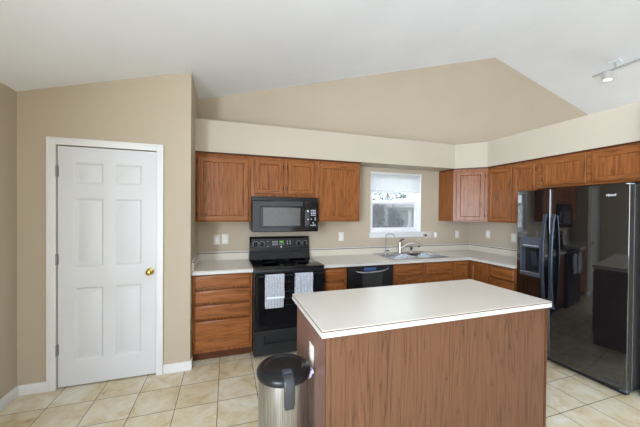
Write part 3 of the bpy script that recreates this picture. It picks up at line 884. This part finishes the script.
mk = obj('keypad', lambda bm: box(bm, mdx+.002, MX1, MF-.028, MF, MZ0, 1.622, .004), 'black', mw)
def key(x0, x1, z0, z1, n='button'): obj(n, lambda bm: box(bm, x0, x1, MF-.0305, MF-.027, z0, z1), 'legend', mk)
key(.893, .912, 1.500, 1.522)
for r in range(4):
    for c_ in range(3): key(.938+c_*.022, .953+c_*.022, 1.515-r*.019, 1.524-r*.019)
for x0, z0 in ((.900, 1.410), (.938, 1.412), (.985, 1.405), (.985, 1.424), (.960, 1.370), (.935, 1.340), (.958, 1.336), (.985, 1.340), (.968, 1.352)): key(x0, x0+.013, z0, z0+.010)
obj('under_lip', boxes((MX0+.01, MX1-.01, MF+.01, YB-.05, MZ0+.002, MZ0+.012)), 'black_satin', mw)

# ------------------------------------------------------------------ dishwasher
dw = thing('dishwasher', 'black dishwasher under the worktop between narrow cabinet and sink cabinet', 'dishwasher', (1.64, 3.3, 0))
DW0, DW1 = 1.340, 1.940
obj('body', boxes((DW0+.004, DW1-.004, YK+.005, YB-.03, .09, .872), (DW0+.01, DW1-.01, YK+.06, YB-.03, 0, .09)), 'black_satin', dw)
dd = obj('door', boxes((DW0+.002, DW1-.002, YK-.022, YK+.004, .10, .868), bev=.005), 'black_satin', dw)
DFY = YK-.022
obj('pull_recess', lambda bm: prism(bm, [(1.530, .52), (1.775, .52), (1.785, .72), (1.79, .80), (1.515, .80), (1.525, .72)], 'Y', DFY-.006, DFY+.002), 'grey_panel', dd, label='dark grey tapered plate below the handle')
obj('handle', lambda bm: tube(bm, [(1.44, DFY, .812), (1.445, DFY-.022, .806), (1.50, DFY-.036, .800), (1.64, DFY-.042, .798), (1.78, DFY-.036, .808), (1.855, DFY-.022, .826), (1.865, DFY, .84)], .010, 10), 'silver_edge', dd, label='bowed silver handle bar')
obj('display', boxes((1.54, 1.70, DFY-.012, DFY+.002, .812, .846), bev=.004), 'blue_glint', dd, label='painted bluish glint above the handle')  # glowing block that paints a bluish glint on the door

# ------------------------------------------------------------------ refrigerator
fr = thing('refrigerator', 'tall glossy black side-by-side refrigerator at the end of the right wall', 'refrigerator', (3.42, 1.89, 0))
FY0, FYM, FY1, FZ = 1.417, 1.992, 2.369, 1.748
FB_ = 3.175                                   # back of the doors
def fx(y): return 3.074+(y-1.89)**2/5.8       # gently bowed door fronts
FX = fx(FYM)
obj('cabinet_body', boxes((FB_+.010, XR-.03, FY0+.004, FY1-.004, .03, FZ-.012), bev=.006), 'fridge_side', fr)
obj('base_grille', boxes((FX+.05, FB_+.009, FY0+.01, FY1-.01, .008, .054), bev=.004), 'black_satin', fr)
for y in (FY0+.02, FY1-.08):
    obj('foot', lambda bm: (lathe(bm, [(.022, 0), (.022, .012), (.014, .014), (.014, .032)], (FB_+.045, y+.03, 0), 'Z', 14)), 'grey_panel', fr)
def bowed(bm, y0, y1, z0, z1, xb=FB_, n=20, off=0, r0=0, r1=0):
    """slab with the bowed front; r0/r1 round its two upright edges; side faces take material 1"""
    def front(y):
        x = fx(y)+off
        if r0 and y-y0 < r0: x += r0-math.sqrt(max(0, r0*r0-(r0-(y-y0))**2))
        if r1 and y1-y < r1: x += r1-math.sqrt(max(0, r1*r1-(r1-(y1-y))**2))
        return x
    ys = [y0+(y1-y0)*k/n for k in range(n+1)]
    if r0: ys += [y0+r0*a for a in (.08, .25, .5, .75, 1)]
    if r1: ys += [y1-r1*a for a in (.08, .25, .5, .75, 1)]
    ys = sorted(set(round(y, 5) for y in ys))
    pts = [(xb, y0)]+[(front(y), y) for y in ys]+[(xb, y1)]
    A = [bm.verts.new((x, y, z0)) for x, y in pts]; B = [bm.verts.new((x, y, z1)) for x, y in pts]
    bm.faces.new(A); bm.faces.new(B[::-1])
    for k in range(len(pts)):
        m = (k+1) % len(pts)
        f = bm.faces.new((A[k], B[k], B[m], A[m]))
        if 1 <= k < len(pts)-2: f.smooth = True
        else: f.material_index = 1
DY0, DY1, DZ0, DZ1 = 2.072, 2.311, .838, 1.253            # dispenser outline
CY0, CY1, CZ0_, CZ1_ = 2.092, 2.291, .880, 1.142          # its cavity
d_fr = obj('fridge_door', lambda bm: bowed(bm, FY0, FYM-.003, .055, FZ, r0=.004, r1=.008), ['fridge', 'black_satin'], fr)
def freezer_b(bm):
    bowed(bm, FYM+.003, DY0, .055, FZ, n=6, r0=.010)
    bowed(bm, DY1, FY1, .055, FZ, n=6, r1=.012)
    bowed(bm, DY0, DY1, .055, DZ0, n=10); bowed(bm, DY0, DY1, DZ1, FZ, n=10)
d_fz = obj('freezer_door', freezer_b, ['fridge', 'black_satin'], fr)
for d_, ys, xo in ((d_fr, FY0+.002, .004), (d_fr, FYM-.008, .002)):
    obj('edge_trim', lambda bm: box(bm, fx(ys)+xo-.003, fx(ys)+xo+.006, ys, ys+.0035, .07, FZ-.02, .001), 'silver_edge', d_, label='thin silver edge strip')
obj('edge_trim', lambda bm: box(bm, FB_+.001, FB_+.006, FY0-.001, FY0+.006, .05, FZ-.01), 'silver_edge', d_fr, label='thin silver edge strip')
for ya_, mat_ in ((FY0+.012, 'legend'), (FY1-.034, 'black_satin')):
    obj('hinge_cap', boxes((fx(FY0)+.012, FB_+.03, ya_, ya_+.022, FZ+.0005, FZ+.010), bev=.003), mat_, fr, label='small pale grey block on the door top' if mat_ == 'legend' else None)  # near block is pale, the far one black
obj('bottom_hinge', boxes((fx(FY0)+.006, fx(FY0)+.05, FY0+.004, FY0+.05, .03, .054), bev=.004), 'disp_grey', fr)
def fhandle(y, d_):
    n = 14; x0 = fx(y); pts = []
    for k in range(n+1):
        t = k/n; z = .565+t*.925
        pts.append((x0-.014-.038*math.sin(math.pi*t)**.7, y, z))
    pts = [(x0+.001, y, .565)]+pts+[(x0+.001, y, 1.49)]
    obj('handle', lambda bm: tube(bm, pts, .01, 12, flat=(.032, .020, (1, 0, .0001))), 'handle', d_, label='bowed gunmetal bar handle')
fhandle(FYM-.040, d_fr); fhandle(FYM+.040, d_fz)
def disp_b(bm):
    P = .012                                   # frame stands a little proud of the door
    bowed(bm, DY0, CY0, DZ0, DZ1, 3.165, 4, -P); bowed(bm, CY1, DY1, DZ0, DZ1, 3.165, 4, -P)
    bowed(bm, CY0, CY1, DZ0, CZ0_, 3.165, 8, -P); bowed(bm, CY0, CY1, CZ1_, DZ1, 3.165, 8, -P)
ds = obj('water_dispenser', disp_b, ['disp_grey', 'disp_grey'], d_fz, label='slate ice and water dispenser')
obj('recess', boxes((3.150, 3.166, CY0, CY1, CZ0_, CZ1_)), 'black_satin', ds, label='black back of the dispenser cavity')
obj('paddle', lambda bm: prism(bm, [(3.110, 1.09), (3.118, 1.09), (3.148, .95), (3.140, .945)], 'Y', 2.150, 2.212), 'handle', ds)
obj('spout_block', boxes((3.095, 3.148, 2.13, 2.25, 1.095, 1.141), bev=.004), 'black_satin', ds)
obj('drip_tray', lambda bm: (box(bm, 3.068, 3.148, CY0-.004, CY1+.004, .868, .882, .004), [box(bm, 3.066, 3.0695, y, y+.026, .871, .879) for y in (2.105, 2.15, 2.20, 2.25)]), 'silver_edge', ds, label='pale ridged drip tray')
obj('panel_legend', lambda bm: [box(bm, fx(y)-.0132, fx(y)-.010, y, y+.013, 1.158, 1.166) for y in [2.104+k*.022 for k in range(8)]], 'legend', ds, label='row of pale printed icons')
def lettering(text, name, loc, size, parent, mat, rot):
    cu = bpy.data.curves.new(name, 'FONT'); cu.body = text; cu.size = size; cu.extrude = .0008; cu.align_x = 'CENTER'; cu.offset = .0006
    tmp = bpy.data.objects.new('tmp', cu); C.objects.link(tmp)
    dg = bpy.context.evaluated_depsgraph_get()
    me = bpy.data.meshes.new_from_object(tmp.evaluated_get(dg))
    bpy.data.objects.remove(tmp, do_unlink=True); bpy.data.curves.remove(cu)
    me.name = name; me.materials.clear(); me.materials.append(M[mat])
    o = bpy.data.objects.new(name, me); C.objects.link(o)
    o.parent = parent; o.rotation_euler = rot; o.location = Vector(loc)-wloc(parent)
    return o
lettering('Whirlpool', 'brand_lettering', (fx(1.552)-.0016, 1.552, 1.655), .029, d_fr, 'legend', (math.pi/2, 0, -math.pi/2-.110))['label'] = 'silver brand lettering'
obj('lower_badge', lambda bm: bowed(bm, 1.46, 1.56, .082, .098, 3.12, 4, -.001), ['grey_panel', 'grey_panel'], d_fr, label='small dark grey label')

# ------------------------------------------------------------------ island
isl = thing('kitchen_island', 'oak kitchen island with cream laminate top in the foreground', 'island', (1.26, 1.66, 0))
IX0, IX1, IY0, IY1 = .478, 2.05, 1.342, 1.965
def ibody_b(bm):
    box(bm, IX0+.006, IX1-.006, IY0+.006, IY1, .09, .876)
    box(bm, IX0+.006, IX1-.006, IY0+.006, IY1-.06, 0, .09)
obj('carcass', ibody_b, 'oak_z', isl)
obj('back_panel', boxes((IX0+.024, 1.2435, IY0, IY0+.006, 0, .876)), 'isl_z', isl)
obj('back_panel', boxes((1.2465, IX1-.018, IY0, IY0+.006, 0, .876)), 'isl_z', isl)
obj('seam_strip', boxes((1.2436, 1.2464, IY0+.001, IY0+.006, 0, .876)), 'oak_dark', isl, label='dark seam between the two veneer panels')
obj('corner_trim', boxes((IX0-.002, IX0+.0235, IY0-.004, IY0+.02, 0, .876), bev=.002), 'isl_z', isl)
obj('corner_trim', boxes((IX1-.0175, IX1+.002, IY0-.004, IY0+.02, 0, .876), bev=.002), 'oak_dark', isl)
obj('end_panel', boxes((IX0, IX0+.006, IY0+.0205, IY1, 0, .876)), 'isl_side', isl, label='greyish brown veneer end panel')
obj('end_panel', boxes((IX1-.006, IX1, IY0+.0205, IY1, 0, .876)), 'isl_side', isl)
for x0 in (IX0+.02, 1.02, 1.55):
    w = .5 if x0 < .6 else .49
    obj('door', lambda bm: ring_slab(bm, (x0+w, IY1, .12), (-1, 0, 0), (0, 1, 0), w-.02, .72, panel_rings(), mi_door), ['oak_z', 'oak_x'], isl)
def itop_b(bm):
    pts = [(.447, 1.319), (2.063, 1.319), (2.063, 1.990), (.447, 1.990)]
    z = .914
    prism(bm, pts, 'Z', .877, z-.0095, 1)
    prism(bm, [(x+(-.0006 if x < 1 else .0006), y+(-.0006 if y < 1.5 else .0006)) for x, y in pts], 'Z', z-.0095, z-.003, 2)
    prism(bm, pts, 'Z', z-.003, z, 0)
obj('island_top', itop_b, top_mats(), isl)

# ------------------------------------------------------------------ bin
bx, by = .303, 1.545
tb = thing('trash_can', 'round stainless steel trash can with black lid beside the island', 'trash can', (bx, by, 0))
obj('body', lambda bm: lathe(bm, [(.134, .03), (.137, .034), (.137, .612), (.132, .616)], (bx, by, 0), 'Z', 64), 'bin', tb)
obj('foot_ring', lambda bm: lathe(bm, [(.140, 0), (.141, .004), (.141, .026), (.137, .03)], (bx, by, 0), 'Z', 48), 'black_satin', tb)
obj('lid', lambda bm: lathe(bm, [(.136, .612), (.144, .616), (.147, .626), (.146, .642), (.138, .652), (.118, .658), (.114, .655), (.110, .659), (.07, .667), (.02, .670), (.003, .670)], (bx, by, 0), 'Z', 64), 'black_satin', tb)
def latch_b(bm):
    pts = [(by-.070, .664), (by-.10, .664), (by-.125, .659), (by-.143, .648), (by-.152, .630), (by-.153, .58), (by-.153, .530)]
    tube(bm, [(bx, y, z) for y, z in pts], .01, 20, flat=(.018, .056, (1, 0, 0)))
    tube(bm, [(bx, by-.153, .532), (bx, by-.153, .522), (bx, by-.152, .514)], .01, 20, flat=(.016, .048, (1, 0, 0)))
la = obj('latch', latch_b, 'grey_panel', tb, label='dark grey latch strap over the lid front')
obj('latch_button', boxes((bx-.021, bx+.021, by-.112, by-.076, .670, .6755), bev=.002), 'disp_grey', la, label='lighter grey button')
obj('bag_corner', lambda bm: (prism(bm, [(bx+.128, .605), (bx+.156, .615), (bx+.152, .634), (bx+.130, .628)], 'Y', by-.055, by+.01), prism(bm, [(bx+.130, .580), (bx+.144, .590), (bx+.150, .612), (bx+.130, .612)], 'Y', by-.045, by-.005)), 'purple', tb, label='lilac bin bag poking out under the lid')
obj('pedal', boxes((bx-.04, bx+.04, by-.185, by-.13, .008, .02), bev=.004), 'black_satin', tb)

# ------------------------------------------------------------------ switches and outlets
def outlet(o, u, n, label, group, cat='outlet', kind='outlet'):
    """o centre on the wall, u along the wall, n outwards"""
    o, u, n = Vector(o), Vector(u), Vector(n)
    t = thing('wall_outlet' if kind == 'outlet' else 'light_switch', label, cat, o, group)
    obj('cover_plate', lambda bm: ring_slab(bm, o-u*.0375-Vector((0, 0, .0605)), u, n, .075, .121, [(0, 0), (0, .003), (.004, .006)]), 'plate', t)
    if kind == 'outlet':
        for dz in (-.022, .022):
            rc = obj('receptacle', lambda bm: ring_slab(bm, o-u*.017+Vector((0, 0, dz-.0145))+n*.006, u, n, .034, .029, [(0, 0), (0, .001), (.002, .0018)]), 'plate_w', t)
            obj('slots', lambda bm: [ring_slab(bm, o+u*a+Vector((0, 0, dz-.005))+n*.0078, u, n, .0025, .010, [(0, 0), (0, .0004)]) for a in (-.008, .006)], 'dark', rc)
    else:
        tg = obj('rocker', lambda bm: ring_slab(bm, o-u*.0165-Vector((0, 0, .033))+n*.006, u, n, .033, .066, [(0, 0), (0, .002), (.003, .004)]), 'plate_w', t)
    return t
OG = 'plates on the kitchen walls'
outlet((-.110, YB, 1.160), U_, NB, 'almond switch plate left of the range, the one nearer pantry wall', OG, 'switch', 'switch')
outlet((-.014, YB, 1.166), U_, NB, 'almond outlet plate left of the range, the one nearer the range', OG)
outlet((1.500, YB, 1.168), U_, NB, 'almond outlet plate under the cabinet between range and window', OG)
outlet((3.493, YB, 1.165), U_, NB, 'almond outlet plate on back wall in corner right of window', OG)
outlet((XR, 3.290, 1.190), UR, NR, 'almond switch plate on right wall near the corner', OG, 'switch', 'switch')
outlet((XR, 2.880, 1.172), UR, NR, 'almond outlet plate on right wall next to the refrigerator', OG)
outlet((IX0, 1.60, .665), (0, -1, 0), NR, 'almond outlet plate on island end panel above trash can', OG)
# wide plate at the right end of the window sill
wp = thing('switch_plate', 'wide almond double switch plate at right end of window sill', 'switch', (2.95, YB, 1.168), OG)
obj('cover_plate', lambda bm: ring_slab(bm, (2.872, YB, 1.113), U_, NB, .160, .112, [(0, 0), (0, .003), (.004, .006)]), 'plate_beige', wp)
obj('rocker', lambda bm: ring_slab(bm, (2.965, YB-.006, 1.135), U_, NB, .034, .066, [(0, 0), (0, .002), (.003, .004)]), 'plate_beige', wp)
obj('toggle', lambda bm: lathe(bm, [(.016, 0), (.015, -.014), (.010, -.018)], (2.885, YB-.006, 1.160), 'Y', 14), 'grey_panel', wp, label='dark round knob')
pg = thing('plug_adapter', 'small bright white plug-in device right of the sill switch plate', 'plug', (3.062, YB, 1.165))
obj('housing', boxes((3.041, 3.075, YB-.035, YB-.001, 1.13, 1.20), bev=.006), 'plate_w', pg)
obj('prong_base', boxes((3.043, 3.073, YB-.004, YB-.0005, 1.12, 1.21), bev=.001), 'plate_w', pg)
obj('wall_cap', lambda bm: lathe(bm, [(.022, 0), (.022, -.008), (.014, -.014), (.004, -.015)], (5.232, YB, 3.385), 'Y', 20), 'plate_beige', wall_back, label='small pale round cap high on the gable')

# ------------------------------------------------------------------ track light on the right ceiling slope
tx = 5.45; tz = zc(tx)
tl = thing('track_light', 'white ceiling track light on the right slope above the refrigerator', 'track light', (tx, 2.0, tz))
obj('track', boxes((tx-.018, tx+.018, .6, 2.94, tz-.112, tz-.090), bev=.003), 'track', tl)
def canopy_b(bm):
    prism(bm, [(tx-.05, zc(tx-.05)-.002), (tx+.05, zc(tx+.05)-.002), (tx+.045, zc(tx+.045)-.016), (tx-.045, zc(tx-.045)-.016)], 'Y', 2.61, 2.73)
obj('canopy', canopy_b, 'ceil', tl)
for y in (2.67, 1.0):
    obj('stem', lambda bm: lathe(bm, [(.012, -.11), (.012, -.015)], (tx, y, tz), 'Z', 12), 'track', tl)
def head(y):
    hd = obj('lamp_head', lambda bm: tube(bm, [(tx, y, tz-.112), (tx-.006, y+.006, tz-.128), (tx-.012, y+.012, tz-.232)], [.03, .066, .066], 24), 'lamp_white', tl)
    obj('bulb', lambda bm: tube(bm, [(tx-.0122, y+.0122, tz-.2305), (tx-.0126, y+.0126, tz-.236)], .052, 24), 'bulb', hd, label='lit lamp face')
head(2.74); head(1.5)
